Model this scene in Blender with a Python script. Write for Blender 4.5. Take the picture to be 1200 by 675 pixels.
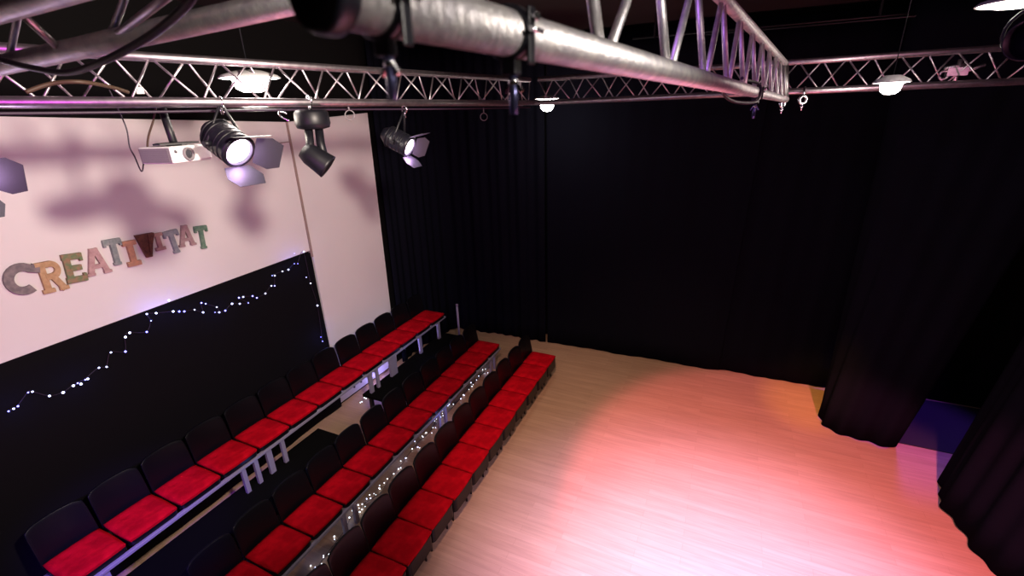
import bpy, bmesh, math, random
from mathutils import Vector, Matrix
C = bpy.context.scene.collection
for o in list(bpy.data.objects): bpy.data.objects.remove(o)
scn = bpy.context.scene
PI = math.pi
# ------------------------------------------------------------ camera, world, exposure
F = 545.0; CX, CY, H = 600.0, 337.5, 4.5
p1 = Vector((868-CX, 122-CY, F)); p2 = p1 + Vector((1, -.034, 0))*1000
nn = p1.cross(p2).normalized()
if nn.y < 0: nn = -nn
UP = -nn; YD = p1.normalized(); XD = YD.cross(UP)
if XD.x < 0: XD = -XD
Rm = Matrix((XD, YD, UP))                    # camera (x right, y down, z forward) to world
ORG = Vector((0, 0, H))
cam = bpy.data.cameras.new('camera'); co = bpy.data.objects.new('camera', cam); C.objects.link(co)
M3 = Matrix((Rm @ Vector((1,0,0)), Rm @ Vector((0,-1,0)), Rm @ Vector((0,0,-1)))).transposed()
co.matrix_world = Matrix.Translation(ORG) @ M3.to_4x4()
cam.sensor_width = 36; cam.lens = F*36/1200; cam.clip_start = .02
cam.dof.use_dof = True; cam.dof.focus_distance = 4.6; cam.dof.aperture_fstop = 3.6
scn.camera = co
def ray(px, py): return Rm @ Vector((px-CX, py-CY, F))
def at(px, py, z=None, x=None, y=None):
    d = ray(px, py)
    t = (z-H)/d.z if z is not None else (x/d.x if x is not None else y/d.y)
    return ORG + d*t
def atZ(px, py, Z): return ORG + ray(px, py)*(Z/F)

w = bpy.data.worlds.new('world'); scn.world = w; w.use_nodes = True
w.node_tree.nodes['Background'].inputs[0].default_value = (.5,.4,.6,1)
w.node_tree.nodes['Background'].inputs[1].default_value = .012
vs = scn.view_settings
scn.display_settings.display_device = 'sRGB'
vs.view_transform = 'Standard'; vs.look = 'None'; vs.gamma = 1; vs.use_curve_mapping = False; vs.exposure = 0.0

def spot(name, loc, target, power, col, angle, blend=.3, size=.05):
    l = bpy.data.lights.new(name, 'SPOT'); l.energy = power; l.color = col
    l.spot_size = math.radians(angle); l.spot_blend = blend; l.shadow_soft_size = size
    o = bpy.data.objects.new(name, l); C.objects.link(o); o.location = loc
    o.rotation_euler = (Vector(target)-Vector(loc)).to_track_quat('-Z','Y').to_euler()
    return o
def point(name, loc, power, col, size=.1):
    l = bpy.data.lights.new(name, 'POINT'); l.energy = power; l.color = col; l.shadow_soft_size = size
    o = bpy.data.objects.new(name, l); C.objects.link(o); o.location = loc
    return o
spot('wall_spot_light', (-.27,1.35,5.0), (-5.4,2.8,3.5), 820, (1,.84,.72), 80, .5, .13)
spot('wall_fill_light', (-1.4,-1.8,4.0), (-5.4,3.2,3.2), 240, (.75,.06,.70), 70, .7, .25)
spot('seat_light', (1.4,1.6,5.2), (-2.4,4.2,.3), 200, (1,.66,.58), 54, .6, .12)
spot('stage_warm_light', (-.9,1.9,5.3), (-.9,5.3,0), 700, (1,.58,.43), 62, .8, .12)
spot('stage_pink_light', (1.9,.9,5.3), (1.35,4.2,0), 2700, (1,.19,.29), 48, .2, .12)
spot('stage_lilac_light', (2.0,.8,5.2), (.7,2.9,0), 6900, (.60,.40,1), 54, 1, .12)
spot('truss_pink_fill', (3.4,.2,4.9), (-1.4,5.4,4.6), 150, (1,.30,.55), 60, .8, .1)  # unseen spot, added to tint the far trusses pink
spot('purple_side_light', (-1.9,-1.4,3.6), (-4.6,1.2,.8), 1500, (.20,.07,1), 24, .8, .1)
spot('near_pipe_fill', (1.1,.30,4.95), (-.2,.72,4.58), 85, (1,.90,.80), 66, .7, .08)  # added without a fixture, to whiten the near pipe
spot('truss_purple_fill', (-1.0,.3,5.4), (.0,2.1,4.7), 55, (.55,.22,1), 50, .8, .06)  # extra purple spot, added to colour the ladder truss uprights
spot('backstage_violet_light', (3.3,7.9,3.4), (2.6,7.4,0), 300, (.22,.05,1), 50, .6, .1)
spot('amber_corner_light', (.4,3.2,5.2), (1.62,7.75,0), 1100, (1,.42,.01), 15, 1, .06)

# ------------------------------------------------------------ materials
def mat(name, col, rough=.6, metal=0, emit=None, es=1, spec=.5, coat=0, noise=None, bump=None, sheen=0):
    m = bpy.data.materials.new(name); m.use_nodes = True
    nt = m.node_tree; b = nt.nodes['Principled BSDF']
    b.inputs['Base Color'].default_value = (*col,1); b.inputs['Roughness'].default_value = rough
    b.inputs['Metallic'].default_value = metal; b.inputs['Specular IOR Level'].default_value = spec
    b.inputs['Coat Weight'].default_value = coat
    if sheen: b.inputs['Sheen Weight'].default_value = sheen
    if emit: b.inputs['Emission Color'].default_value = (*emit,1); b.inputs['Emission Strength'].default_value = es
    if noise or bump:
        tc = nt.nodes.new('ShaderNodeTexCoord')
    if noise:
        sc, c2 = noise
        n = nt.nodes.new('ShaderNodeTexNoise'); n.inputs['Scale'].default_value = sc; n.inputs['Detail'].default_value = 5
        r = nt.nodes.new('ShaderNodeValToRGB'); r.color_ramp.elements[0].position=.38; r.color_ramp.elements[1].position=.64
        r.color_ramp.elements[0].color=(*col,1); r.color_ramp.elements[1].color=(*c2,1)
        nt.links.new(tc.outputs['Object'], n.inputs['Vector']); nt.links.new(n.outputs['Fac'], r.inputs[0])
        nt.links.new(r.outputs[0], b.inputs['Base Color'])
    if bump:
        sc, st = bump
        n = nt.nodes.new('ShaderNodeTexNoise'); n.inputs['Scale'].default_value = sc; n.inputs['Detail'].default_value = 4
        bp = nt.nodes.new('ShaderNodeBump'); bp.inputs['Strength'].default_value = st; bp.inputs['Distance'].default_value=.01
        nt.links.new(tc.outputs['Object'], n.inputs['Vector']); nt.links.new(n.outputs['Fac'], bp.inputs['Height'])
        nt.links.new(bp.outputs[0], b.inputs['Normal'])
    return m
M = dict(
 curtain = mat('black_velvet', (.0062,.0068,.0118), .95, spec=.0, bump=(40,.25)),
 drape = mat('black_cloth', (.005,.0045,.006), .95, spec=.1),
 blackwall = mat('black_wall', (.005,.005,.005), .9, spec=.1),
 ceiling = mat('dark_ceiling', (.028,.022,.022), .9, spec=.1),
 white = mat('white_board', (.82,.78,.77), .7, spec=.25, noise=(.8,(.78,.74,.74))),
 edge = mat('board_edge', (.34,.25,.22), .7),
 alu = mat('truss_aluminium', (.62,.57,.60), .42, 1, noise=(22,(.48,.43,.48))),
 nearalu = mat('scuffed_aluminium', (.86,.83,.83), .50, .85, noise=(30,(.66,.63,.68)), bump=(90,.15)),
 alu_dull = mat('dull_aluminium', (.42,.40,.44), .45, .85),
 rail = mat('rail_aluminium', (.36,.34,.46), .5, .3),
 black = mat('black_paint', (.006,.006,.009), .45, spec=.4),
 blackmetal = mat('black_steel', (.008,.008,.014), .38, .1),
 plastic = mat('black_plastic', (.004,.004,.006), .34, spec=.22),
 carpet = mat('black_carpet', (.004,.004,.004), 1, spec=.05),
 red = mat('red_velour', (.60,.003,.014), .9, spec=.06, noise=(9,(.40,.001,.009)), bump=(14,.6)),
 chrome = mat('chrome', (.85,.85,.9), .2, 1),
 grey = mat('light_grey_plastic', (.86,.84,.84), .5),
 vent = mat('grey_vent', (.18,.16,.17), .6),
 glass = mat('lens_glass', (.05,.05,.06), .1, spec=.8),
 mat = mat('charcoal_mat', (.035,.035,.04), .9, spec=.1),
 anod = mat('blue_black_steel', (.10,.10,.22), .3, .8),
 brass = mat('yellow_zinc', (.55,.45,.28), .4, .8),
 cable = mat('black_rubber', (.03,.016,.034), .5),
 orange = mat('brown_cable', (.05,.026,.014), .6),
 lamp = mat('lamp_diffuser', (1,1,1), .5, emit=(1,.93,.86), es=22),
 lampbody = mat('lamp_housing', (.5,.5,.5), .5),
 lens_on = mat('lit_lens', (1,1,1), .4, emit=(.93,.80,1), es=16),
 lens_on2 = mat('lit_lens_pink', (1,1,1), .4, emit=(1,.80,.98), es=14),
 bulb = mat('fairy_bulb', (1,1,1), .4, emit=(.55,.62,1), es=4.5),
 bulb2 = mat('fairy_bulb_blue', (1,1,1), .4, emit=(.16,.18,1), es=4),
 bulbw = mat('fairy_bulb_white', (1,1,1), .4, emit=(.85,.9,1), es=3.2),
 flap = mat('barn_door_black', (.03,.028,.035), .55, .2),
)
def floor_mat():
    m = bpy.data.materials.new('beech_laminate'); m.use_nodes = True; nt = m.node_tree; b = nt.nodes['Principled BSDF']
    tc = nt.nodes.new('ShaderNodeTexCoord')
    br = nt.nodes.new('ShaderNodeTexBrick'); br.inputs['Scale'].default_value = 1
    br.inputs['Brick Width'].default_value = 1.25; br.inputs['Row Height'].default_value = .095
    br.inputs['Mortar Size'].default_value = .0012; br.offset = .37
    br.inputs['Color1'].default_value = (.60,.39,.25,1); br.inputs['Color2'].default_value = (.545,.35,.22,1)
    br.inputs['Mortar'].default_value = (.44,.27,.16,1)
    nt.links.new(tc.outputs['Object'], br.inputs['Vector'])
    mp = nt.nodes.new('ShaderNodeMapping'); mp.inputs['Scale'].default_value = (1.2,16,1)
    n = nt.nodes.new('ShaderNodeTexNoise'); n.inputs['Scale'].default_value = 1.6; n.inputs['Detail'].default_value = 6
    nt.links.new(tc.outputs['Object'], mp.inputs[0]); nt.links.new(mp.outputs[0], n.inputs['Vector'])
    r = nt.nodes.new('ShaderNodeValToRGB'); r.color_ramp.elements[0].position=.3; r.color_ramp.elements[1].position=.7
    r.color_ramp.elements[0].color=(.90,.90,.90,1); r.color_ramp.elements[1].color=(1.07,1.07,1.07,1)
    nt.links.new(n.outputs['Fac'], r.inputs[0])
    mx = nt.nodes.new('ShaderNodeMixRGB'); mx.blend_type='MULTIPLY'; mx.inputs[0].default_value = 1
    nt.links.new(br.outputs['Color'], mx.inputs[1]); nt.links.new(r.outputs[0], mx.inputs[2])
    nt.links.new(mx.outputs[0], b.inputs['Base Color'])
    b.inputs['Roughness'].default_value = .27; b.inputs['Specular IOR Level'].default_value = .35
    return m
M['floor'] = floor_mat()

# ------------------------------------------------------------ mesh helpers
def link(name, bm, m, parent=None, loc=None, smooth=False, bevel=0, rot=None):
    me = bpy.data.meshes.new(name); bmesh.ops.recalc_face_normals(bm, faces=bm.faces)
    bm.to_mesh(me); bm.free(); me.materials.append(m)
    if smooth:
        for p in me.polygons: p.use_smooth = True
    o = bpy.data.objects.new(name, me); C.objects.link(o)
    if parent: o.parent = parent
    if loc is not None: o.location = loc
    if rot is not None: o.rotation_euler = rot
    if bevel:
        md = o.modifiers.new('bevel','BEVEL'); md.width = bevel; md.segments = 2; md.limit_method = 'ANGLE'
    return o
def tag(o, label, cat, group=None):
    o['label'] = label; o['category'] = cat
    if group: o['group'] = group
    return o
def thing(name, label, cat, loc=(0,0,0), group=None, mw=None):
    o = bpy.data.objects.new(name, None); C.objects.link(o); o.empty_display_size = .1
    if mw is not None:
        o.location = mw.to_translation(); o.rotation_mode='QUATERNION'; o.rotation_quaternion = mw.to_quaternion()
    else: o.location = loc
    return tag(o, label, cat, group)
def struct(o): o['kind'] = 'structure'; return o
def box(bm, x0, x1, y0, y1, z0, z1, mx=None):
    v = [bm.verts.new((x,y,z)) for x in (x0,x1) for y in (y0,y1) for z in (z0,z1)]
    if mx is not None:
        for q in v: q.co = mx @ q.co
    for f in ((0,1,3,2),(4,6,7,5),(0,4,5,1),(2,3,7,6),(0,2,6,4),(1,5,7,3)): bm.faces.new([v[i] for i in f])
    return v
def cyl(bm, a, b, r, n=12, r2=None, caps=True):
    a = Vector(a); b = Vector(b); d = (b-a).normalized(); r2 = r if r2 is None else r2
    u = d.orthogonal().normalized(); v = d.cross(u)
    A = [bm.verts.new(a+(u*math.cos(2*PI*i/n)+v*math.sin(2*PI*i/n))*r) for i in range(n)]
    B = [bm.verts.new(b+(u*math.cos(2*PI*i/n)+v*math.sin(2*PI*i/n))*r2) for i in range(n)]
    for i in range(n): bm.faces.new((A[i],A[(i+1)%n],B[(i+1)%n],B[i])).smooth = True
    if caps: bm.faces.new(A[::-1]); bm.faces.new(B)
def tube(bm, pts, r, n=8):
    pts = [Vector(p) for p in pts]; rings = []
    up = Vector((.13,.21,1)).normalized()
    for i,p in enumerate(pts):
        d = (pts[min(i+1,len(pts)-1)]-pts[max(i-1,0)]).normalized()
        u = d.cross(up).normalized(); v = d.cross(u)
        rings.append([bm.verts.new(p+(u*math.cos(2*PI*k/n)+v*math.sin(2*PI*k/n))*r) for k in range(n)])
    for a,b in zip(rings, rings[1:]):
        for k in range(n): bm.faces.new((a[k],a[(k+1)%n],b[(k+1)%n],b[k])).smooth = True
    bm.faces.new(rings[0][::-1]); bm.faces.new(rings[-1])
def spline(pts, n=8):
    pts = [Vector(p) for p in pts]; out = []
    for i in range(len(pts)-1):
        p0 = pts[max(i-1,0)]; a = pts[i]; b = pts[i+1]; p3 = pts[min(i+2,len(pts)-1)]
        for k in range(n):
            t = k/n
            out.append(.5*((2*a)+(b-p0)*t+(2*p0-5*a+4*b-p3)*t*t+(3*a-p0-3*b+p3)*t**3))
    out.append(pts[-1]); return out
def lathe(bm, prof, n=24, mx=None):           # prof: (r, z)
    rings = []
    for r,z in prof:
        rings.append([bm.verts.new((r*math.cos(2*PI*k/n), r*math.sin(2*PI*k/n), z)) for k in range(n)] if r>1e-5 else [bm.verts.new((0,0,z))])
    for a,b in zip(rings, rings[1:]):
        for k in range(n):
            k2=(k+1)%n
            if len(a)==1 and len(b)==1: continue
            if len(a)==1: f=bm.faces.new((a[0],b[k2],b[k]))
            elif len(b)==1: f=bm.faces.new((a[k],a[k2],b[0]))
            else: f=bm.faces.new((a[k],a[k2],b[k2],b[k]))
            f.smooth = True
    if mx is not None:
        for rr in rings:
            for v in rr: v.co = mx @ v.co
def prism(bm, poly, z0, z1, mx=None):
    A=[bm.verts.new((x,y,z0)) for x,y in poly]; B=[bm.verts.new((x,y,z1)) for x,y in poly]
    if mx is not None:
        for v in A+B: v.co = mx @ v.co
    n=len(poly); bm.faces.new(A[::-1]); bm.faces.new(B)
    for i in range(n): bm.faces.new((A[i],A[(i+1)%n],B[(i+1)%n],B[i]))
def torus(bm, c, ax, R, r, n=20, k=8, a0=0, a1=2*PI):
    c=Vector(c); ax=Vector(ax).normalized(); u=ax.orthogonal().normalized(); v=ax.cross(u)
    full = abs(a1-a0-2*PI)<1e-4; rings=[]
    for i in range(n + (0 if full else 1)):
        t=a0+(a1-a0)*i/n; d=u*math.cos(t)+v*math.sin(t)
        rings.append([bm.verts.new(c+d*(R+r*math.cos(2*PI*j/k))+ax*(r*math.sin(2*PI*j/k))) for j in range(k)])
    m=len(rings)
    for i in range(m if full else m-1):
        a=rings[i]; b=rings[(i+1)%m]
        for j in range(k): bm.faces.new((a[j],a[(j+1)%k],b[(j+1)%k],b[j])).smooth=True
    if not full: bm.faces.new(rings[0][::-1]); bm.faces.new(rings[-1])
def BM(): return bmesh.new()
def one(name, m, fn, parent=None, **k):
    bm = BM(); fn(bm); return link(name, bm, m, parent, **k)
def frame(loc, zaxis, xhint=(0,0,1)):         # matrix whose local Z points along zaxis
    z = Vector(zaxis).normalized(); x = Vector(xhint); x = (x - z*x.dot(z)).normalized(); y = z.cross(x)
    return Matrix.Translation(Vector(loc)) @ Matrix((x,y,z)).transposed().to_4x4()

# ------------------------------------------------------------ room shell
XW, YB, ZC = -5.5, 8.45, 5.7
struct(one('floor', M['floor'], lambda b: box(b, XW-.1, 4.4, -3.1, YB+.1, -.1, 0)))
struct(one('ceiling', M['ceiling'], lambda b: box(b, XW-.1, 4.4, -3.1, YB+.1, ZC, ZC+.1)))
struct(one('wall_left', M['blackwall'], lambda b: box(b, XW-.1, XW, -3, YB, 0, ZC)))
struct(one('wall_back', M['blackwall'], lambda b: box(b, XW-.1, 4.3, YB, YB+.1, 0, ZC)))
struct(one('wall_right', M['blackwall'], lambda b: box(b, 4.3, 4.4, -3, YB+.1, 0, ZC)))
struct(one('wall_front', M['blackwall'], lambda b: box(b, XW-.1, 4.4, -3.1, -3, 0, ZC)))
# ceiling: conduit runs faintly visible over the stage
for i,(y,x0,x1) in enumerate(((7.2,-.6,4.2),(7.45,-1.5,4.2))):
    tag(one('ceiling_conduit', M['black'], lambda b: (cyl(b,(x0,y,5.35+i*.06),(x1,y,5.35+i*.06),.012,8), [box(b,x-.012,x+.012,y-.02,y+.02,5.34+i*.06,ZC) for x in (x0+.3,(x0+x1)/2,x1-.3)])),
        ['thin grey conduit under the black ceiling, the one nearer the camera','thin grey conduit under the black ceiling, the one nearer the back curtain'][i], 'conduit', 'conduits under the ceiling')

# left wall panels and cloth
XP = XW+.045
def poly_panel(name, pts, x0, x1, m):
    bm=BM(); A=[bm.verts.new((x0,y,z)) for y,z in pts]; B=[bm.verts.new((x1,y,z)) for y,z in pts]
    bm.faces.new(A); bm.faces.new(B[::-1])
    for i in range(len(pts)): j=(i+1)%len(pts); bm.faces.new((A[i],B[i],B[j],A[j]))
    return link(name,bm,m,bevel=.004)
tag(poly_panel('wall_board', [(-1.5,2.58),(4.695,2.70),(4.70,4.47),(1.9,4.60),(-1.5,4.75)], XW+.002, XP, M['white']),
    'large white wall board carrying the coloured letters, above the black cloth', 'wall board')
tag(poly_panel('tall_wall_board', [(4.735,.06),(6.22,.04),(6.32,4.56),(4.735,4.47)], XW+.002, XP, M['white']),
    'tall narrow white wall board beside the black corner curtain, reaching down behind the back row', 'wall board')
tag(one('cover_strip', M['edge'], lambda b: box(b,XW+.003,XP+.012,4.70,4.73,2.6,4.47), bevel=.003),
    'thin brown upright strip covering the joint between the two white boards', 'strip')
def wire(b): tube(b,spline([(XP+.01,4.70,4.22),(XP+.02,4.5,4.215),(XP+.01,4.33,4.225)],4),.006,6)
tag(one('wall_wire', M['edge'], wire), 'short brown wire running level off the joint strip near its top', 'wire')

def curtain(name, bot, top, z0, z1, label, seed=0, fold=.03, per=.16, cols=None, rows=14, cat='curtain', m=None):
    rnd = random.Random(seed)
    bot=spline([Vector((x,y,0)) for x,y in bot],10); top=spline([Vector((x,y,0)) for x,y in top],10)
    def resamp(p, n):
        L=[0]
        for a,b in zip(p,p[1:]): L.append(L[-1]+(b-a).length)
        out=[]; j=0
        for i in range(n):
            t=L[-1]*i/(n-1)
            while j<len(p)-2 and L[j+1]<t: j+=1
            f=(t-L[j])/max(L[j+1]-L[j],1e-6); out.append(p[j].lerp(p[j+1],f))
        return out, L[-1]
    ln = resamp(bot,10)[1]; n = cols or int(ln/.03)+4
    B,lb = resamp(bot,n); T,_ = resamp(top,n)
    ph=[rnd.uniform(0,6) for _ in range(4)]
    bm=BM(); grid=[]
    for r in range(rows+1):
        v=r/rows; row=[]
        for i in range(n):
            p=B[i].lerp(T[i],v); q=B[min(i+1,n-1)]-B[max(i-1,0)]; nr=Vector((q.y,-q.x,0)).normalized()
            s=lb*i/(n-1)
            a=fold*(1.1-.35*v)*(.6*math.sin(2*PI*s/per+ph[0]+.5*math.sin(s*2+ph[1]))+.5*math.sin(2*PI*s/(per*2.3)+ph[2]+v*.6)+.35*math.sin(2*PI*s/(per*5)+ph[3]-v*.4))
            zz=z0+(z1-z0)*v + (0.012*math.sin(s*5+ph[1]) if r==0 else 0)
            row.append(bm.verts.new(p+nr*a+Vector((0,0,max(zz,.006)))))
        grid.append(row)
    for r in range(rows):
        for i in range(n-1): bm.faces.new((grid[r][i],grid[r][i+1],grid[r+1][i+1],grid[r+1][i])).smooth=True
    o=link(name,bm,m or M['curtain']); md=o.modifiers.new('thick','SOLIDIFY'); md.thickness=.008; md.offset=0
    return tag(o,label,cat)
curtain('wall_drape', [(XW+.06,-1.5),(XW+.06,4.72)], [(XW+.03,-1.5),(XW+.03,4.70)], .01, 2.67, 'black cloth hung under the big white board behind the back row', 1, .006, .5, m=M['drape'])
curtain('stage_curtain', [(XW+.12,6.3),(XW+.14,7.2),(XW+.35,7.95),(-4.2,8.06),(-3.09,8.08)], [(XW+.12,6.38),(XW+.14,7.2),(XW+.3,7.9),(-4.2,8.06),(-3.09,8.1)], .015, 5.6, 'black curtain folding round the corner behind the far ends of the seat rows', 2, .03, .2)
curtain('stage_curtain', [(-3.05,8.10),(-1.5,8.13),(0.22,8.16)], [(-3.05,8.10),(-1.5,8.13),(0.40,8.16)], .015, 5.6, 'wide smooth black back curtain behind the middle of the stage floor', 3, .012, .34)
curtain('stage_curtain', [(0.20,8.20),(1.1,8.2),(2.05,8.20)], [(0.38,8.20),(1.2,8.2),(2.2,8.2)], .015, 5.6, 'black back curtain panel right of the long upright seam', 4, .014, .3)
curtain('stage_curtain', [(1.95,8.12),(1.78,7.7),(1.66,7.25),(1.68,7.04),(1.95,6.92),(2.44,6.83),(2.52,7.05)], [(1.95,8.12),(1.75,7.7),(1.62,7.3),(1.8,7.05),(2.5,6.95),(3.42,6.83),(3.5,7.05)], .02, 5.6, 'black side curtain standing forward of the back curtain, left of the dark opening', 5, .028, .24)
curtain('stage_curtain', [(3.7,6.95),(3.2,6.80),(2.98,6.62),(2.75,6.05),(2.72,5.75),(2.80,5.3),(2.93,4.9),(3.05,4.2),(3.3,2.8),(3.4,1.2)],
        [(3.9,6.95),(3.75,6.85),(3.6,6.6),(3.4,6.05),(3.35,5.75),(3.35,5.3),(3.4,4.9),(3.45,4.2),(3.5,2.8),(3.55,1.2)], .02, 5.6, 'black side curtain at the right, in front of the dark opening', 6, .03, .26)
tag(one('floor_mat', M['mat'], lambda b: box(b,2.0,4.2,7.02,8.4,0,.012), bevel=.003), 'dark mat on the floor in the backstage opening between the side curtains', 'mat')

# ------------------------------------------------------------ seating
DZ = .45
for d0,d1,lb in ((-.6,3.72,'low black deck in front of the near half of the back row'),(4.62,6.95,'low black deck in front of the far half of the back row')):
    t = thing('seating_deck', lb, 'platform', (-4.4,0,0))
    one('deck_top', M['carpet'], lambda b: box(b,-.43,.28,d0,d1,DZ-.05,DZ), t, bevel=.004)
    for y in (d0+.1, d0+(d1-d0)*.35, d0+(d1-d0)*.68, d1-.1):
        for x in (-.36,.22): one('leg', M['blackmetal'], lambda b: box(b,x-.025,x+.025,y-.025,y+.025,0,DZ-.05), t)

def cushion_bm(w=.438, d=.465, h=.06, seed=0):
    rnd=random.Random(seed); N=14; bm=BM(); top=[]; bo=[]
    for i in range(N+1):
        ra=[]; rb=[]
        for j in range(N+1):
            u=i/N*2-1; v=j/N*2-1
            k=1-.035*(u*u*v*v)                      # corners rounded
            x=u*d/2*k; y=v*w/2*k
            e=(1-abs(u)**6)*(1-abs(v)**6)
            tuft=sum(math.exp(-(((u-a)**2+(v-b)**2)/.02)) for a in(-.4,.4) for b in(-.4,.4))
            ra.append(bm.verts.new((x,y,h*.45+h*.5*e-.016*tuft+rnd.uniform(-.0015,.0015)))); rb.append(bm.verts.new((x*.98,y*.98,0)))
        top.append(ra); bo.append(rb)
    for i in range(N):
        for j in range(N):
            bm.faces.new((top[i][j],top[i+1][j],top[i+1][j+1],top[i][j+1])).smooth=True
            bm.faces.new((bo[i][j],bo[i][j+1],bo[i+1][j+1],bo[i+1][j]))
    for i in range(N):
        bm.faces.new((top[i][0],bo[i][0],bo[i+1][0],top[i+1][0])); bm.faces.new((top[i][N],top[i+1][N],bo[i+1][N],bo[i][N]))
        bm.faces.new((top[0][i],top[0][i+1],bo[0][i+1],bo[0][i])); bm.faces.new((top[N][i],bo[N][i],bo[N][i+1],top[N][i+1]))
    return bm
def back_bm(w=.438, h=.40):
    bm=BM(); NU,NV=14,9; F1=[];F2=[]
    for j in range(NV+1):
        v=j/NV; a=[];b=[]
        for i in range(NU+1):
            u=i/NU*2-1
            ww=w/2*(1-.02*v)
            y=u*ww
            if v>.6: y=u*ww*(1-.03*((v-.6)/.4)**3)
            z=h*v - (.16*max(0,abs(u)-.72)**1.5*v**6) - .012*u*u*v
            x=-.05*v-.02*v*v-.03*(1-u*u)*(-1)*-1     # curved, hollow to the sitter
            a.append(bm.verts.new((x,y,z))); b.append(bm.verts.new((x-.022,y,z)))
        F1.append(a);F2.append(b)
    for j in range(NV):
        for i in range(NU):
            bm.faces.new((F1[j][i],F1[j][i+1],F1[j+1][i+1],F1[j+1][i])).smooth=True
            bm.faces.new((F2[j][i],F2[j+1][i],F2[j+1][i+1],F2[j][i+1])).smooth=True
    for i in range(NU):
        bm.faces.new((F1[0][i],F2[0][i],F2[0][i+1],F1[0][i+1])); bm.faces.new((F1[NV][i],F1[NV][i+1],F2[NV][i+1],F2[NV][i]))
    for j in range(NV):
        bm.faces.new((F1[j][0],F1[j+1][0],F2[j+1][0],F2[j][0])); bm.faces.new((F1[j][NU],F2[j][NU],F2[j+1][NU],F1[j+1][NU]))
    return bm
def pan_bm(w=.434, d=.47, t0=.0, t1=.05):
    bm=BM(); r=.05; pts=[]
    for cx,cy,a0 in ((d/2-r,w/2-r,0),(-d/2+r,w/2-r,90),(-d/2+r,-w/2+r,180),(d/2-r,-w/2+r,270)):
        for k in range(5): a=math.radians(a0+k*22.5); pts.append((cx+r*math.cos(a),cy+r*math.sin(a)))
    prism(bm,pts,t0,t1); return bm
def make_chair(legs):
    # origin: underside of the seat pan (bench seats) or the floor (front row); faces +X
    t=thing('theatre_chair','','chair')
    zs = .33 if legs else 0
    link('seat', pan_bm(t0=-.13 if legs else 0), M['plastic'], t, loc=(0,0,zs))
    link('seat_cushion', cushion_bm(seed=3), M['red'], t, loc=(.005,0,zs+.05))
    link('backrest', back_bm(), M['plastic'], t, loc=(-.215,0,zs+.03), bevel=.004)
    if legs:
        for sx in (-1,1):
            for sy in (-1,1):
                one('leg', M['blackmetal'], lambda b: cyl(b,(sx*.15,sy*.15,zs-.11),(sx*.15,sy*.16,.002),.012,10), t)
    return t
def dup(root):
    r=root.copy(); C.objects.link(r)
    for ch in list(root.children):
        c=ch.copy(); C.objects.link(c); c.parent=r
    return r
def lab(row, i, n, near_name, far_name):
    ordi=['','second','third','fourth','fifth','sixth','seventh','eighth','ninth','tenth','eleventh','twelfth','thirteenth','fourteenth']
    base='red-cushioned black chair in the '+row+' row, '
    if i==n-1: return base+'at its far end by the back curtain'
    if i>=n//2: return base+ordi[n-i]+' from the far end'
    return base+(('nearest the camera' if i==0 else ordi[i+1]+' from the near end'))
rnd=random.Random(5)
rows=[('front', -2.63, 0, 1.60, 6.95, .463, True), ('middle', -3.715, .355, .53, 6.95, .450, False), ('back', -4.86, .835, .905, 6.89, .459, False)]
def seen_y(x,y,z):
    q=Rm.transposed()@(Vector((x,y,z))-ORG); return q.y/q.z*F+CY
def row_build(nm, xc, z, y0, y1, pitch, legs):
    n=int(round((y1-y0)/pitch)); pitch=(y1-y0)/n
    proto=make_chair(legs)
    vis=[i for i in range(n) if seen_y(xc-.25, y0+pitch*(i+.5), z+(.78 if legs else .45))<684]
    k0=vis[0]; nv=n-k0
    for i in range(k0,n):
        o=proto if i==k0 else dup(proto)
        o.location=(xc+rnd.uniform(-.006,.006)-(.09*(i/n) if nm!='front' else .07*(i/n)), y0+pitch*(i+.5), z)
        o.rotation_euler=(0,0,rnd.uniform(-.012,.012))
        o['label']=lab(nm,i-k0,nv,'',''); o['group']=nm+' row of red cushioned chairs'
for r in rows: row_build(*r)

def bench(nm, x, z, y0, y1, drift, legs, label):
    # x: front line of the cushions; z: top of the rails
    t=thing('bench_frame', label, 'bench frame', (x, y0, 0))
    L=y1-y0
    def rail(xo, h=.034, wd=.04):
        bm=BM(); a=Vector((xo,0,z-h/2)); b=Vector((xo-drift,L,z-h/2)); d=(b-a)
        mx=Matrix.Translation(a)@Matrix.Rotation(math.atan2(drift,L),4,'Z'); box(bm,-wd/2,wd/2,0,d.length,-h/2,h/2,mx); return bm
    link('front_rail', rail(.0), M['rail'], t, bevel=.004)
    link('rear_rail', rail(-.42), M['alu_dull'], t, bevel=.004)
    for (y,zb,wd) in legs:
        xo=-drift*(y-y0)/L
        for xx in (-.03,-.40):
            if xx<-.1: wd=.022
            one('leg', M['rail'] if xx>-.1 else M['blackmetal'], lambda b: box(b,xo+xx-.02,xo+xx+.02,y-y0-wd/2,y-y0+wd/2,zb,z-.045), t, bevel=.003)
        one('cross_bar', M['alu_dull'], lambda b: box(b,xo-.40,xo-.03,y-y0-.012,y-y0+.012,z-.12,z-.09), t)
    return t
bench('middle', -3.49, .355, 1.40, 6.95, .085, [(1.55,0,.05),(1.72,0,.05),(2.80,0,.05),(2.98,0,.05),(4.82,0,.05),(5.0,0,.05),(6.75,0,.05),(6.6,0,.05)], 'silver bench frame with spaced legs carrying the middle row of chairs')
bench('back', -4.61, .835, .86, 6.92, .12, [(1.0,DZ,.05),(1.15,DZ,.05),(2.52,DZ,.05),(2.68,DZ,.05),(2.86,DZ,.07),(3.06,DZ,.05),(4.72,DZ,.07),(4.88,DZ,.05),(5.28,DZ,.16),(6.08,DZ,.07),(6.70,DZ,.07)], 'lilac-lit bench frame with grouped legs carrying the raised back row of chairs')

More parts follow.
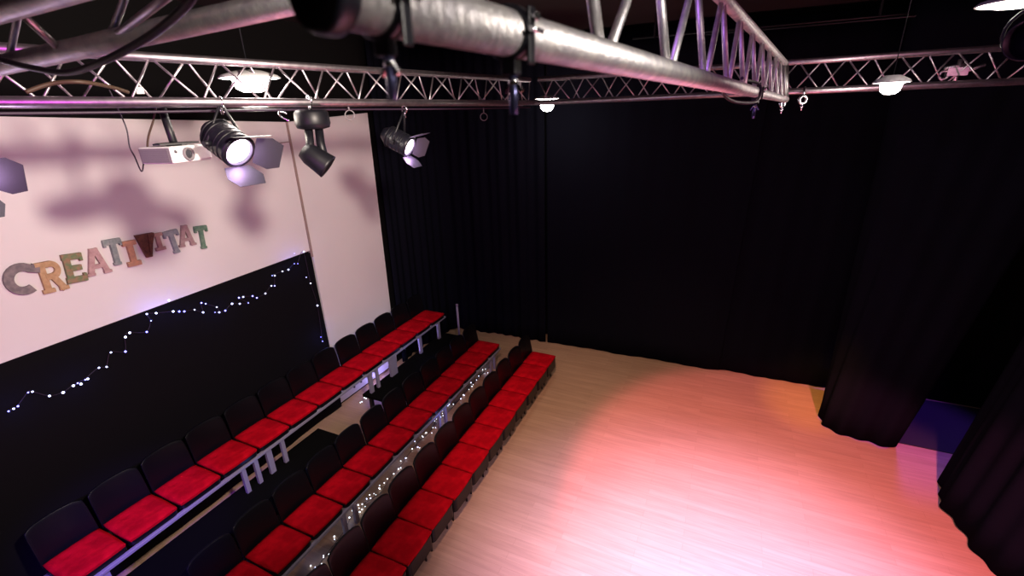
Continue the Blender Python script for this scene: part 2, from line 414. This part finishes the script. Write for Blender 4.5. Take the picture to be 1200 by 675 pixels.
def post(b):
    cyl(b,(0,0,0),(0,0,1.0),.022,12); lathe(b,[(0,0),(.06,.0),(.06,.012),(.0,.013)],16); 
    lathe(b,[(0,.0),(.02,.005),(.03,.022),(.02,.04),(0,.045)],14,Matrix.Translation((0,0,1.0)))
tag(one('end_post', M['rail'], post, loc=(-4.55,7.10,0)), 'short metal post with a bright knob at the far end of the back row', 'post')

# ------------------------------------------------------------ trusses
def truss(name, A, B, label, kind='tri', h=.24, side=.11, r=.025, step=.34, br=.0065, extend=None):
    A=Vector(A);B=Vector(B); d=(B-A).normalized(); L=(B-A).length
    s=Vector((0,0,1)).cross(d).normalized()
    t=thing(name,label,'truss',A)
    up=Vector((0,0,h))
    def chord(off): one('chord', M['alu'], lambda b: cyl(b,off,off+d*L,r,18), t)
    n=max(2,int(L/step)); st=L/n
    if kind=='tri':
        chord(s*side); chord(-s*side); chord(up)
        for sg in (1,-1):
            for i in range(n):
                o0=d*(i*st); o1=d*((i+1)*st); om=d*((i+.5)*st)
                one('brace', M['alu'], lambda b: (cyl(b,o0+s*side*sg,om+up,br,6),cyl(b,om+up,o1+s*side*sg,br,6)), t) if sg==1 else \
                one('brace', M['alu'], lambda b: (cyl(b,o0+up,om+s*side*sg,br,6),cyl(b,om+s*side*sg,o1+up,br,6)), t)
    return t
TA=Vector((-3.52,.1,4.63)); TC=Vector((-2.16,5.22,4.585)); TD=Vector((2.9,5.08,4.595))
truss('lighting_truss', TA, TC, 'long silver lattice truss running across the white boards at the left')
truss('lighting_truss', TC+Vector((.1,0,0)), TD, 'silver lattice truss running across the black back curtain to the right edge')
# near ladder truss from just beside the camera out to the far truss
K=205.0
def nearZ(px): return K/(973-px)
N0=atZ(385,-11,nearZ(385)); N1=atZ(921,116.5,nearZ(921))
nd=(N1-N0); nl=nd.length; nd.normalize()
t=thing('ladder_truss','large blurred silver ladder truss running away overhead from close to the camera','truss',N0)
up=Vector((-.045,-.02,.275))
one('lower_chord', M['nearalu'], lambda b: cyl(b,Vector((0,0,0)),nd*nl,.025,40), t)
one('upper_chord', M['nearalu'], lambda b: cyl(b,up,nd*nl+up,.023,32), t)
z0=N0.dot(Rm@Vector((0,0,1))) - ORG.dot(Rm@Vector((0,0,1))); fz=nd.dot(Rm@Vector((0,0,1)))
def along(Z): return (Z-z0)/fz
Z=.45
while Z<3.9:
    s0=along(Z); s1=along(min(Z+.31,3.95))
    one('upright_brace', M['nearalu'], lambda b: cyl(b,nd*s0,nd*s0+up,.010,12), t)
    one('diagonal_brace', M['nearalu'], lambda b: cyl(b,nd*(s0+.03),nd*(s1-.01)+up,.009,12), t)
    Z+=.31
one('end_plate', M['alu'], lambda b: cyl(b,nd*(nl-.04),nd*(nl-.04)+up,.024,16), t)

# crossing truss, upper left, very near
PA=[atZ(-60,90,1.38), atZ(0,77,1.3), atZ(300,12,1.0), atZ(450,-22,.88)]
a0=PA[0]; a1=PA[3]; ad=(a1-a0).normalized(); al=(a1-a0).length
b0=atZ(-70,32,1.12); off=b0-a0
t=thing('crossing_truss','silver truss seen from below crossing the upper left corner, near the camera','truss',a0)
one('front_chord', M['nearalu'], lambda b: cyl(b,Vector((0,0,0)),ad*al,.025,40), t)
one('rear_chord', M['nearalu'], lambda b: cyl(b,off,off+ad*al,.025,40), t)
off2=off*.5+Vector((0,0,.20))
one('top_chord', M['alu'], lambda b: cyl(b,off2,off2+ad*al,.022,32), t)
k=0; s=.30
while s<al-.3:
    q0=ad*s; q1=ad*(s+.24)
    if k%2==0: one('brace', M['alu'], lambda b: cyl(b,q0+off,q1,.009,12), t)
    else: one('brace', M['alu'], lambda b: cyl(b,q0,q1+off,.009,12), t)
    one('brace', M['alu'], lambda b: (cyl(b,q0,q1+off2,.008,10)), t)
    k+=1; s+=.42

def clamp(name, c, d, label, r=.025, sc=1.0, matb=None, bolt=True, drop=Vector((0,0,-1)), grp=None):
    # band round the pipe, square block, hanging bolt with a wing nut and a locking bolt at the side
    d=Vector(d).normalized(); s=d.cross(Vector((0,0,1))).normalized(); u=s.cross(d).normalized()
    mx=Matrix.Translation(c)@Matrix((s,d,u)).transposed().to_4x4()
    t=thing(name,label,'clamp',mw=mx,group=grp)
    mb=matb or M['blackmetal']
    bm=BM(); w2=.014*sc; n=28
    for k in range(n):
        pass
    lathe(bm,[(r,-w2),(r+.009*sc,-w2),(r+.009*sc,w2),(r,w2),(r,-w2)],n,Matrix.Rotation(PI/2,4,'X'))
    box(bm,-(r+.02)*1.0,-r*.8,-w2,w2,-.010*sc,.010*sc)
    link('band',bm,mb,t)
    one('side_bolt', M['chrome'], lambda b: (cyl(b,(r+.008,0,.014),(r+.024*sc,0,.014),.008*sc,12),cyl(b,(r+.012,-w2*1.6,-.0),(r+.012,w2*1.6,-.0),.005*sc,10)), t)
    hp=one('hook_plate', mb, lambda b: (box(b,-.016*sc,.020*sc,-w2*.9,w2*.9,-r-.034*sc,-r-.004*sc),box(b,r+.002,r+.011*sc,-w2*.9,w2*.9,-r-.01,r)), t, bevel=.002)
    if bolt:
        hb=one('hanging_bolt', M['anod'], lambda b: cyl(b,(.004,0,-r-.034*sc),(.004,0,-r-.110*sc),.0095*sc,14), t)
        def wing(b):
            lathe(b,[(0,0),(.011*sc,.0),(.009*sc,.014*sc),(0,.015*sc)],14,Matrix.Translation((.004,0,-r-.052*sc)))
            for sg in(-1,1):
                prism(b,[(sg*.008*sc,0),(sg*.024*sc,-.024*sc),(sg*.018*sc,-.028*sc),(sg*.004*sc,-.008*sc)],-.003*sc,.003*sc,Matrix.Translation((.004,0,-r-.040*sc))@Matrix.Rotation(PI/2,4,'X'))
        one('wing_nut', M['chrome'], wing, hb)
    return t
def onN(px): return N0+nd*along(nearZ(px))
clamp('pipe_clamp', onN(445), nd, 'black pipe clamp with a hanging bolt, biggest and nearest, on the ladder truss', sc=.46)
clamp('pipe_clamp', onN(597), nd, 'black pipe clamp with a winged bolt, halfway along the near part of the ladder truss', sc=.58)
clamp('pipe_clamp', onN(886), nd, 'small black clamp with twisted cable near the far end of the ladder truss', sc=.9)
# black coupling collar closing the near end of the pipe
def collar(b):
    mx=frame(N0-nd*.012,nd)
    lathe(b,[(0,.004),(.024,.0),(.029,-.003),(.031,.003),(.031,.016),(.028,.020),(.0255,.020)],32,mx)
tag(one('coupling_collar', M['blackmetal'], collar), 'round black collar closing the near end of the ladder truss pipe', 'collar')
# chrome half couplers hanging under the far truss
def coupler(px,py,Z,label,tilt=0,r=.03):
    c=atZ(px,py,Z); t=thing('half_coupler',label,'coupler',c)
    one('ring', M['chrome'], lambda b: torus(b,(0,0,0),(.35+tilt,-.9,0),r,.013,20,8), t)
    one('bolt', M['chrome'], lambda b: (cyl(b,(0,0,-r-.01),(0,0,-r-.055),.008,8),cyl(b,(0,0,r),(0,.03,r+.075),.010,8),lathe(b,[(0,0),(.018,.0),(.018,.012),(0,.012)],8,Matrix.Translation((0,0,-r-.03)))), t)
coupler(941,117,4.02,'silver coupler hanging under the right-hand truss beside the ladder truss end')
coupler(917,122,3.95,'silver coupler on the very tip of the ladder truss',.4,.02)
def rig(b):
    box(b,-.07,.06,-.03,.03,-.03,.03); cyl(b,(-.09,0,.03),(.05,0,.05),.014,8); cyl(b,(.05,0,.0),(.16,0,.04),.012,8); cyl(b,(0,0,-.08),(0,0,.09),.016,8); torus(b,(-.08,0,-.02),(0,1,0),.03,.01)
c=atZ(1122,84,3.72)
tag(one('rigging_bracket', M['alu'], rig, loc=c), 'silver rigging bracket clamped inside the right-hand truss near the frame edge', 'bracket')

# loops of safety cable hanging from the left truss
def loop(px,py,Z,label,r=.035):
    def f(b): torus(b,(0,0,0),(.5,-.85,.1),r,.004,24,6); cyl(b,(0,0,r),(0,0,r+.05),.006,6)
    tag(one('cable_loop', M['vent'], f, loc=atZ(px,py,Z)), label,'cable loop','cable loops under the left truss')
loop(410,135,3.55,'grey loop of safety cable hanging over the right edge of the tall white board')
loop(567,137,4.7,'grey loop of safety cable hanging against the black curtain')

# ------------------------------------------------------------ lamps
def pendant(px,py,Z,label,R=.2,top=5.69,pw=40,glare_dome=.05):
    c=atZ(px,py,Z)
    t=thing('pendant_lamp',label,'lamp',c,group='round ceiling lamps')
    one('housing', M['lampbody'], lambda b: lathe(b,[(0,.05),(R*.4,.05),(R*.9,.02),(R,.004),(R,.0),(R*.93,0)],36), t)
    one('diffuser_glare', M['lamp'], lambda b: lathe(b,[(R*.93,.001),(R*.62,-.004),(R*.58,-.012),(R*.5,-glare_dome*.75),(R*.3,-glare_dome),(0,-glare_dome*1.05)],36), t)  # bulge below the disc is shaped to stand in for lamp glare
    one('rod', M['black'], lambda b: cyl(b,(0,0,.05),(0,0,top-c.z),.0035,8), t)
    l=bpy.data.lights.new('lamp_light','POINT'); l.energy=pw; l.color=(1,.86,.74); l.shadow_soft_size=.1
    lo=bpy.data.objects.new('lamp_light',l); C.objects.link(lo); lo.location=c+Vector((0,0,-glare_dome-.13))
pendant(293,92,3.2,'glowing round lamp inside the left truss above the white board',.195,glare_dome=.085,pw=14)
pendant(641,116,7.0,'glowing round lamp farthest away where the two trusses meet',.19,glare_dome=.17,pw=16)
pendant(1045,97,3.35,'glowing round lamp on the right-hand truss in front of the black curtain',.115,glare_dome=.075,pw=10)
pendant(1193,4,2.5,'glowing flat round lamp cut by the top right corner of the photo',.175,glare_dome=.02,pw=8)

# ------------------------------------------------------------ stage lights
def flap_bm(w0,w1,l):
    bm=BM(); prism(bm,[(-w0/2,0),(w0/2,0),(w1/2,l*.55),(w1/2*.72,l),(-w1/2*.72,l),(-w1/2,l*.55)],-.001,.001); return bm
def stage_light(c, aim, label, hang, lensm, R=.085, body=.24, opens=(35,35,35,35), roll=0, lit=None):
    aim=(Vector(aim)-Vector(c)).normalized()
    mx=frame(c,aim) @ Matrix.Rotation(math.radians(roll),4,'Z')
    t=thing('stage_light',label,'stage light',mw=mx,group='fresnel stage lights with barn doors')
    hs=one('housing', M['blackmetal'], lambda b: lathe(b,[(0,-body-.06),(R*.7,-body-.055),(R*1.15,-body),(R*1.3,-body*.6),(R*1.25,-.02),(R*1.32,0),(R*1.32,.02),(R*1.05,.02),(R*1.0,.0)],28), t)
    def fins(b):
        for k in range(5): torus(b,(0,0,-body*.95+k*.035),(0,0,1),R*1.24,.006,24,6)
    one('cooling_fins', M['black'], fins, hs)
    one('lens', lensm, lambda b: lathe(b,[(R*.98,.0),(R*.9,.012),(R*.6,.024),(R*.3,.030),(0,.032)],28), t)
    one('lens_ring', M['black'], lambda b: torus(b,(0,0,.018),(0,0,1),R*1.12,.009,28,8), hs)
    gl=bpy.data.lights.new('lens_glow','POINT'); gl.energy=2.8; gl.color=(.80,.5,1); gl.shadow_soft_size=.03
    go=bpy.data.objects.new('lens_glow',gl); C.objects.link(go); go.location=mx@Vector((-.045,0,.06))
    for k,op in enumerate(opens):
        if op is None: continue
        bm=flap_bm(R*2.1,R*(3.0 if k%2 else 2.7),R*1.9)
        m2=Matrix.Rotation(k*PI/2,4,'Z')@Matrix.Translation((0,R*1.25,.02))@Matrix.Rotation(math.radians(90-op),4,'X')
        bm.transform(m2); link('barn_door',bm,M['flap'],t)
    inv=mx.inverted(); hk=inv@Vector(hang)
    # yoke arms from both sides up to the truss
    for sg in (-1,1):
        one('yoke_arm', M['black'], lambda b: (tube(b,[(0,sg*R*1.55,-body*.5),Vector((0,sg*R*1.5,-body*.5)).lerp(hk,.8),hk],.009,6),cyl(b,(0,sg*R*1.25,-body*.5),(0,sg*R*1.75,-body*.5),.018,10)), t)
    one('hook_clamp', M['chrome'], lambda b: (torus(b,hk,inv.to_3x3()@(TC-TA),.03,.008,16,6),cyl(b,hk,hk+inv.to_3x3()@Vector((0,0,-.07)),.009,8)), t)
    return t
S1=atZ(278,176,2.85); H1=atZ(258,120,2.85)
stage_light(S1,S1+Vector((.85,.0,-.50)),'large black stage light with barn doors and a bright violet lens beside the projector',H1,M['lens_on'],R=.082,body=.19,opens=(None,14,52,30))
spot('stage_light_beam', S1+Vector((.30,.02,-.22)), (.4,3.4,0), 260, (.85,.6,1), 45, .6, .05)
S2=atZ(478,171,4.0); H2=atZ(474,128,4.0)
stage_light(S2,S2+Vector((.88,.12,-.44)),'smaller black stage light with a pink-white lens hanging before the black corner curtain',H2,M['lens_on2'],R=.07,body=.19,opens=(None,16,60,40))
spot('stage_light_beam', S2+Vector((.35,.05,-.08)), (1.0,4.6,0), 200, (1,.6,.85), 45, .6, .05)
S3=atZ(-46,205,2.35); H3=atZ(-60,130,2.35)
stage_light(S3,(-1.0,1.2,3.4),'black stage light at the left frame edge showing only its barn doors',H3,M['lens_on'],R=.075,opens=(38,50,45,40))

# moving head
ct=atZ(366,141,3.3)
t=thing('moving_head_light','dark grey moving head light hanging unlit from the left truss','stage light',ct)
one('base', M['black'], lambda b: lathe(b,[(0,.07),(.10,.07),(.115,.05),(.12,-.02),(.11,-.05),(.07,-.06),(0,-.062)],28), t)
one('handle', M['chrome'], lambda b: tube(b,spline([(-.12,-.09,.0),(-.16,-.12,.03),(-.15,-.14,.06),(-.10,-.12,.05)],5),.007,6), t)
hd=atZ(372,187,3.3)-ct; dn=Vector((.25,.1,-1)).normalized()
def arms(b):
    for sg in (-1,1):
        u=Vector((.5,.86,0))*sg*.045
        tube(b,[Vector((0,0,-.05))+u*.8, hd*.6+u*.8, hd+u*1.1],.030,8)
one('yoke', M['black'], arms, t)
def head(b):
    ax=Vector((.55,.35,-.55)).normalized(); mx=frame(hd,ax)
    lathe(b,[(0,-.11),(.055,-.11),(.075,-.06),(.082,.02),(.088,.07),(.09,.085),(.07,.088),(0,.08)],20,mx)
one('head', M['black'], head, t)
one('clamp', M['chrome'], lambda b: (torus(b,(0,0,.13),(TC-TA),.03,.009,16,6),cyl(b,(0,0,.07),(0,0,.11),.012,8)), t)

# dark lamp body at the right edge
cr=atZ(1212,45,2.3)
t=thing('par_can','round black lamp body cut by the right frame edge under the flat lamp','stage light',cr)
one('housing', M['black'], lambda b: lathe(b,[(0,-.16),(.05,-.16),(.085,-.08),(.095,0),(.095,.1),(.088,.1),(.085,.02),(0,.0)],28,frame((0,0,0),(-.5,-.85,-.1))), t)
one('yoke', M['black'], lambda b: torus(b,(0,0,.03),(.5,.85,0),.12,.008,20,6), t)
one('hanging_rod', M['black'], lambda b: cyl(b,(0,0,.14),(0,0,5.69-cr.z),.010,8), t)

# projector
pc=atZ(207,180,2.9); fn=Vector((.96,.25,0)).normalized(); side=Vector((-fn.y,fn.x,0))
mx=Matrix.Translation(pc)@Matrix((fn,side,Vector((0,0,1)))).transposed().to_4x4()
t=thing('projector','white projector hanging on a black pole in front of the white board','projector',mw=mx)
one('body', M['grey'], lambda b: box(b,-.115,.115,-.15,.15,-.048,.048), t, bevel=.012)
one('side_vent', M['vent'], lambda b: (box(b,-.105,.105,-.153,-.149,-.042,.042),[box(b,-.095,.095,-.157,-.152,z-.003,z+.003) for z in (-.03,-.018,-.006,.006,.018,.03)]), t)
lm=Matrix.Translation((.115,-.035,.0))@Matrix.Rotation(PI/2,4,'Y')
lr=one('lens_ring', M['vent'], lambda b: lathe(b,[(.030,0),(.040,0),(.040,.012),(.030,.014),(.026,.004)],24,lm), t)
one('lens', M['glass'], lambda b: lathe(b,[(.028,.004),(.018,.009),(0,.011)],20,lm), lr)
one('sensor', M['glass'], lambda b: lathe(b,[(.010,0),(.010,.003),(0,.003)],12,Matrix.Translation((.115,-.12,.02))@Matrix.Rotation(PI/2,4,'Y')), t)
one('mount_plate', M['black'], lambda b: (prism(b,[(-.10,-.02),(-.02,-.13),(.03,-.13),(.10,.0),(.06,.13),(0,.13)],.056,.066),cyl(b,(0,0,.048),(0,0,.058),.04,12)), t)
tp=mx.inverted()@atZ(187,119,2.9)
def pole(b): cyl(b,(0,0,.06),tp,.022,16); cyl(b,tp+Vector((0,0,-.03)),tp+Vector((0,0,.03)),.034,16)
one('pole', M['black'], pole, t)
# cables at the projector
def cab(name,pts,r,m,label,cat='cable'):
    tag(one(name,m,lambda b: tube(b,spline(pts,8),r,8)),label,cat)
cab('power_cable',[atZ(128,105,2.75),atZ(137,125,2.8),atZ(148,150,2.85),atZ(152,172,2.85),atZ(158,184,2.85),atZ(166,201,2.85),atZ(169,188,2.87),atZ(175,181,2.9)],.004,M['cable'],'thin black cable dangling in a V beside the projector')
cab('signal_cable',[atZ(183,122,2.85),atZ(180,140,2.86),atZ(174,160,2.88),atZ(173,176,2.9),atZ(178,184,2.92)],.006,M['orange'],'brown cable running down behind the projector to its vent side')
cab('heavy_cable',[atZ(-30,58,1.22),atZ(0,70,1.2),atZ(40,80,1.15),atZ(80,85,1.1),atZ(120,72,1.0),atZ(160,52,.92),atZ(195,28,.85),atZ(222,2,.78),atZ(240,-30,.72)],.0075,M['cable'],'thick dark cable sagging beneath the crossing truss at the upper left')
cab('coiled_cable',[atZ(30,108,2.2),atZ(60,98,2.25),atZ(95,96,2.3),atZ(130,102,2.45),atZ(150,108,2.55)],.010,M['orange'],'bundle of brown cable lying inside the left truss')
tag(one('cable_label_tag', M['white'], lambda b: box(b,-.018,.018,-.004,.004,-.018,.018), loc=atZ(164,106,2.65)-Vector((0,0,0)), rot=(0,0,1.0)), 'small blank white tag on the left truss above the projector', 'tag')
cab('twisted_cable',[onN(855)+Vector((0,0,.03)),onN(862)+Vector((-.04,-.03,-.02)),onN(870)+Vector((-.02,0,-.05)),onN(880)+Vector((.03,0,-.045)),onN(884)+Vector((.02,0,.03)),onN(878)+Vector((-.03,0,.05)),onN(868)+Vector((0,0,.04))],.007,M['cable'],'black cable wound round the far end of the ladder truss')
cab('truss_cable',[TA+Vector((.1,.4,-.045)),TA.lerp(TC,.25)+Vector((0,0,-.05)),TA.lerp(TC,.5)+Vector((0,0,-.045)),TA.lerp(TC,.75)+Vector((0,0,-.05)),TC+Vector((0,0,-.045))],.008,M['cable'],'black cable tied along the underside of the left truss')

# ------------------------------------------------------------ the letters on the white board
SEGN=[0]
def seg(b,x0,y0,x1,y1,w,d=.03):
    SEGN[0]=(SEGN[0]+1)%7; d=d+.0011*SEGN[0]
    a=Vector((x0,y0));c=Vector((x1,y1)); n=(c-a).normalized(); n=Vector((-n.y,n.x))*w/2
    prism(b,[tuple(a+n),tuple(a-n),tuple(c-n),tuple(c+n)],0,d)
def glyph(ch,b):
    d=.03
    if ch=='C':
        pts=[]; N=18
        for k in range(N+1):
            a=math.radians(52+k*(256/N)); pts.append((a))
        for a,c in zip(pts,pts[1:]):
            prism(b,[(.5*math.cos(a),.5+.5*math.sin(a)),(.5*math.cos(c),.5+.5*math.sin(c)),(.24*math.cos(c),.5+.25*math.sin(c)),(.24*math.cos(a),.5+.25*math.sin(a))],0,d)
        prism(b,[(.16,.70),(.44,.66),(.44,.90),(.26,.97)],0,d+.002)
    if ch=='R':
        prism(b,[(-.45,0),(-.05,0),(-.05,.12),(-.10,.12),(-.10,.88),(-.45,.88),(-.45,1),(-.45,.88),(-.36,.88),(-.36,.12),(-.45,.12)],0,d) if False else None
        seg(b,-.25,0,-.25,1,.24,d); seg(b,-.45,.06,-.02,.06,.12,d); seg(b,-.45,.94,.1,.94,.12,d)
        N=10
        for k in range(N):
            a=math.radians(-90+k*18); c=math.radians(-90+(k+1)*18)
            prism(b,[(.08+.30*math.cos(a),.71+.29*math.sin(a)),(.08+.30*math.cos(c),.71+.29*math.sin(c)),(.08+.10*math.cos(c),.71+.10*math.sin(c)),(.08+.10*math.cos(a),.71+.10*math.sin(a))],0,d)
        seg(b,-.2,.91,.09,.91,.18,d); seg(b,-.2,.51,.09,.51,.18,d); seg(b,.05,.48,.32,.03,.22,d); seg(b,.14,.06,.48,.06,.12,d)
    if ch=='E':
        seg(b,-.25,0,-.25,1,.26,d); seg(b,-.42,.10,.38,.10,.2,d); seg(b,-.42,.90,.36,.90,.2,d); seg(b,-.2,.5,.26,.5,.18,d)
        seg(b,.32,.0,.32,.28,.12,d); seg(b,.30,.72,.30,1,.12,d)
    if ch=='A':
        seg(b,-.34,.02,-.04,.98,.22,d); seg(b,.34,.02,.04,.98,.22,d); seg(b,-.2,.32,.2,.32,.14,d)
        seg(b,-.5,.05,-.18,.05,.10,d); seg(b,.18,.05,.5,.05,.10,d); seg(b,-.16,.94,.16,.94,.12,d)
    if ch=='T':
        seg(b,0,0,0,1,.28,d); seg(b,-.46,.90,.46,.90,.2,d); seg(b,-.42,.72,-.42,.95,.12,d); seg(b,.42,.72,.42,.95,.12,d); seg(b,-.2,.05,.2,.05,.1,d)
    if ch=='I':
        seg(b,0,0,0,1,.34,d); seg(b,-.4,.09,.4,.09,.18,d); seg(b,-.4,.91,.4,.91,.18,d)
    if ch=='V':
        prism(b,[(-.5,1),(-.16,0),(.16,0),(.5,1)],0,d)
        prism(b,[(-.5,1),(-.5,.9),(-.40,.72),(-.02,.08),(.0,.08),(.0,.14),(-.14,.9),(-.14,1)],d,d+.012)
        prism(b,[(.16,1),(.14,.9),(.04,.2),(.08,.1),(.40,.72),(.5,.9),(.5,1)],d,d+.012)
def lm(n,c,c2): return mat('paint_'+n,c,.65,noise=(26,c2),bump=(60,.3))
LET=[('C',(28,345),(24,308),.25,(.16,.14,.15),(.26,.22,.22),'weathered grey rounded'),
('R',(65,341),(53,306),.20,(.45,.28,.14),(.55,.36,.2),'tan wooden slab-serif'),
('E',(90.7,330),(82,297),.19,(.14,.22,.10),(.34,.20,.12),'green and brown'),
('A',(116,321),(107,291),.20,(.55,.36,.36),(.44,.27,.27),'pale pink'),
('T',(137,310),(128.5,280),.16,(.20,.25,.25),(.30,.33,.33),'grey-blue'),
('I',(157,311),(148.6,282),.15,(.58,.30,.18),(.45,.24,.16),'orange-tan'),
('V',(174,301),(167,274),.17,(.09,.03,.02),(.16,.06,.03),'dark brown'),
('I',(187.7,293),(182,273),.12,(.42,.26,.22),(.5,.32,.28),'small brown-pink'),
('T',(206.5,296),(197,270),.16,(.24,.27,.30),(.33,.36,.38),'pale blue-grey'),
('A',(219,288),(214,264),.18,(.46,.32,.32),(.36,.24,.25),'dusky pink'),
('T',(238,291),(233,264.5),.15,(.10,.22,.15),(.2,.3,.22),'green')]
seen={}
for ch,pb,pt_,wd,c1,c2,desc in LET:
    B=at(*pb,x=XP+.003); T=at(*pt_,x=XP+.003); hgt=(T-B).length
    bm=BM(); glyph(ch,bm)
    v=(T-B).normalized(); u=Vector((0,1,0)); u=(u-v*u.dot(v)).normalized(); n=u.cross(v)
    if n.x<0: n=-n
    for q in bm.verts: q.co=Vector(((q.co.x*wd),(q.co.y*hgt),q.co.z))
    bm.transform(Matrix((u,v,n)).transposed().to_4x4())
    o=link('wall_letter',bm,lm(desc.replace(' ','_'),c1,c2),loc=B)
    nb={'T':{0:'between the pale pink A and the orange-tan I',1:'beside the last A',2:'ending the word'}}
    seen[ch]=seen.get(ch,-1)+1
    tag(o,desc+' letter '+ch+' on the white board'+(', '+nb['T'][seen[ch]] if ch=='T' else ''),'letter','letters spelling a word on the white board')

# ------------------------------------------------------------ fairy lights
def fairy(label, pts, bulbs, mats, r=.012, wr=.003):
    t=thing('fairy_lights',label,'fairy lights',pts[0])
    o=Vector(pts[0])
    one('wire', M['cable'], lambda b: tube(b,[Vector(p)-o for p in spline(pts,4)],wr,5), t)
    me={}
    for p,k,s in bulbs:
        key=(k,)
        if key not in me:
            bm=BM(); bmesh.ops.create_icosphere(bm,subdivisions=2,radius=r); mm=bpy.data.meshes.new('bulb'); bm.to_mesh(mm); bm.free(); mm.materials.append(mats[k]); me[key]=mm
        b=bpy.data.objects.new('bulb',me[key]); C.objects.link(b); b.parent=t; b.location=Vector(p)-o; b.scale=(s,s,s)
    return t
px=[(10,482,1),(16,479,0),(21,476,1),(33,460,1),(38,459,0),(58,464,0),(74,460,0),(86,452,0),(95,450,0),(91,449,1),(103,444,0),(100,445,1),(116,431,0),(125,430,0),(130,413,0),(147,412,1),(147,395,0),(152,390,0),(172,389,1),(177,376,1),(172,368,0),(183,367,0),(203,365,0),(210,365,1),(216,365,1),(228,363,0),(238,366,0),(236,355,1),(241,356,1),(254,360,0),(257,366,0),(252,366,1),(264,364,1),(272,356,0),(281,356,0),(291,355,1),(280,349,1),(285,348,0),(296,347,1),(301,349,1),(311,344,0),(318,335,0),(322,335,1),(322,323,0),(319,323,1),(331,318,0),(338,316,0),(345,309,1),(349,309,1),(356,295,0),(345,297,1),(198,352,0),(359,325,1),(364,332,0),(372,358,0),(376,395,1),(378,400,1)]
def wl(x,y): return at(x,y,x=XW+.10)
rb=random.Random(4)
bul=[(wl(x,y),k,rb.uniform(.5,.95) if k else rb.uniform(.65,1.05)) for x,y,k in px]
path=[wl(x,y) for x,y,k in px[:50]]
fairy('string of blue-white fairy lights draped across the black cloth below the white board', [p+Vector((-.01,0,0)) for p in path]+[wl(364,332),wl(372,358),wl(378,400)], bul, {0:M['bulb'],1:M['bulb2']}, .0115)
for p in ((20,477),(95,448),(180,368),(210,364),(256,364),(345,309),(376,396)):
    point('fairy_glow', wl(*p)+Vector((.10,0,0)), .8, (.12,.16,1), .02)
rr=random.Random(9)
fp=[(372,668),(375,660),(390,640),(405,620),(411,606),(420,600),(424,592),(445,578),(455,563),(470,545),(488,520),(503,507),(512,492),(520,488),(530,478),(545,460),(560,443),(572,432),(583,422)]
base=[at(x,y,z=.012) for x,y in fp]; sp=spline(base,6)
bl=[]
for i in range(88):
    q=sp[int((i+.5)/92*(len(sp)-1))]; bl.append((q+Vector((rr.gauss(0,.045),rr.gauss(0,.05),rr.uniform(.005,.03))),0 if rr.random()<.75 else 1, rr.uniform(.55,1.1)))
fairy('long string of white fairy lights lying on the floor between the front and middle rows', base, bl, {0:M['bulbw'],1:M['bulb']}, .0085)
for i in (1,4,9,13,17): point('fairy_glow', base[i]+Vector((-.05,0,.12)), .16, (.45,.52,1), .05)
b3=[Vector((-5.2,4.9+.095*i,.03+.01*math.sin(i))) for i in range(19)]
fairy('string of white fairy lights on the floor under the far half of the back row', b3, [(p+Vector((rr.gauss(0,.02),rr.gauss(0,.03),.01)),0,1) for p in b3 for _ in (0,1)], {0:M['bulbw'],1:M['bulb']}, .009)
point('fairy_glow', (-5.15,5.6,.25), 9, (.34,.30,1), .05)
point('fairy_glow', (-4.3,5.9,.60), 1.2, (.26,.28,1), .05)
point('fairy_glow', (-4.3,2.75,.62), .9, (.22,.26,1), .04)
point('fairy_glow', (-3.3,4.9,.2), 1.6, (.25,.3,1), .04)
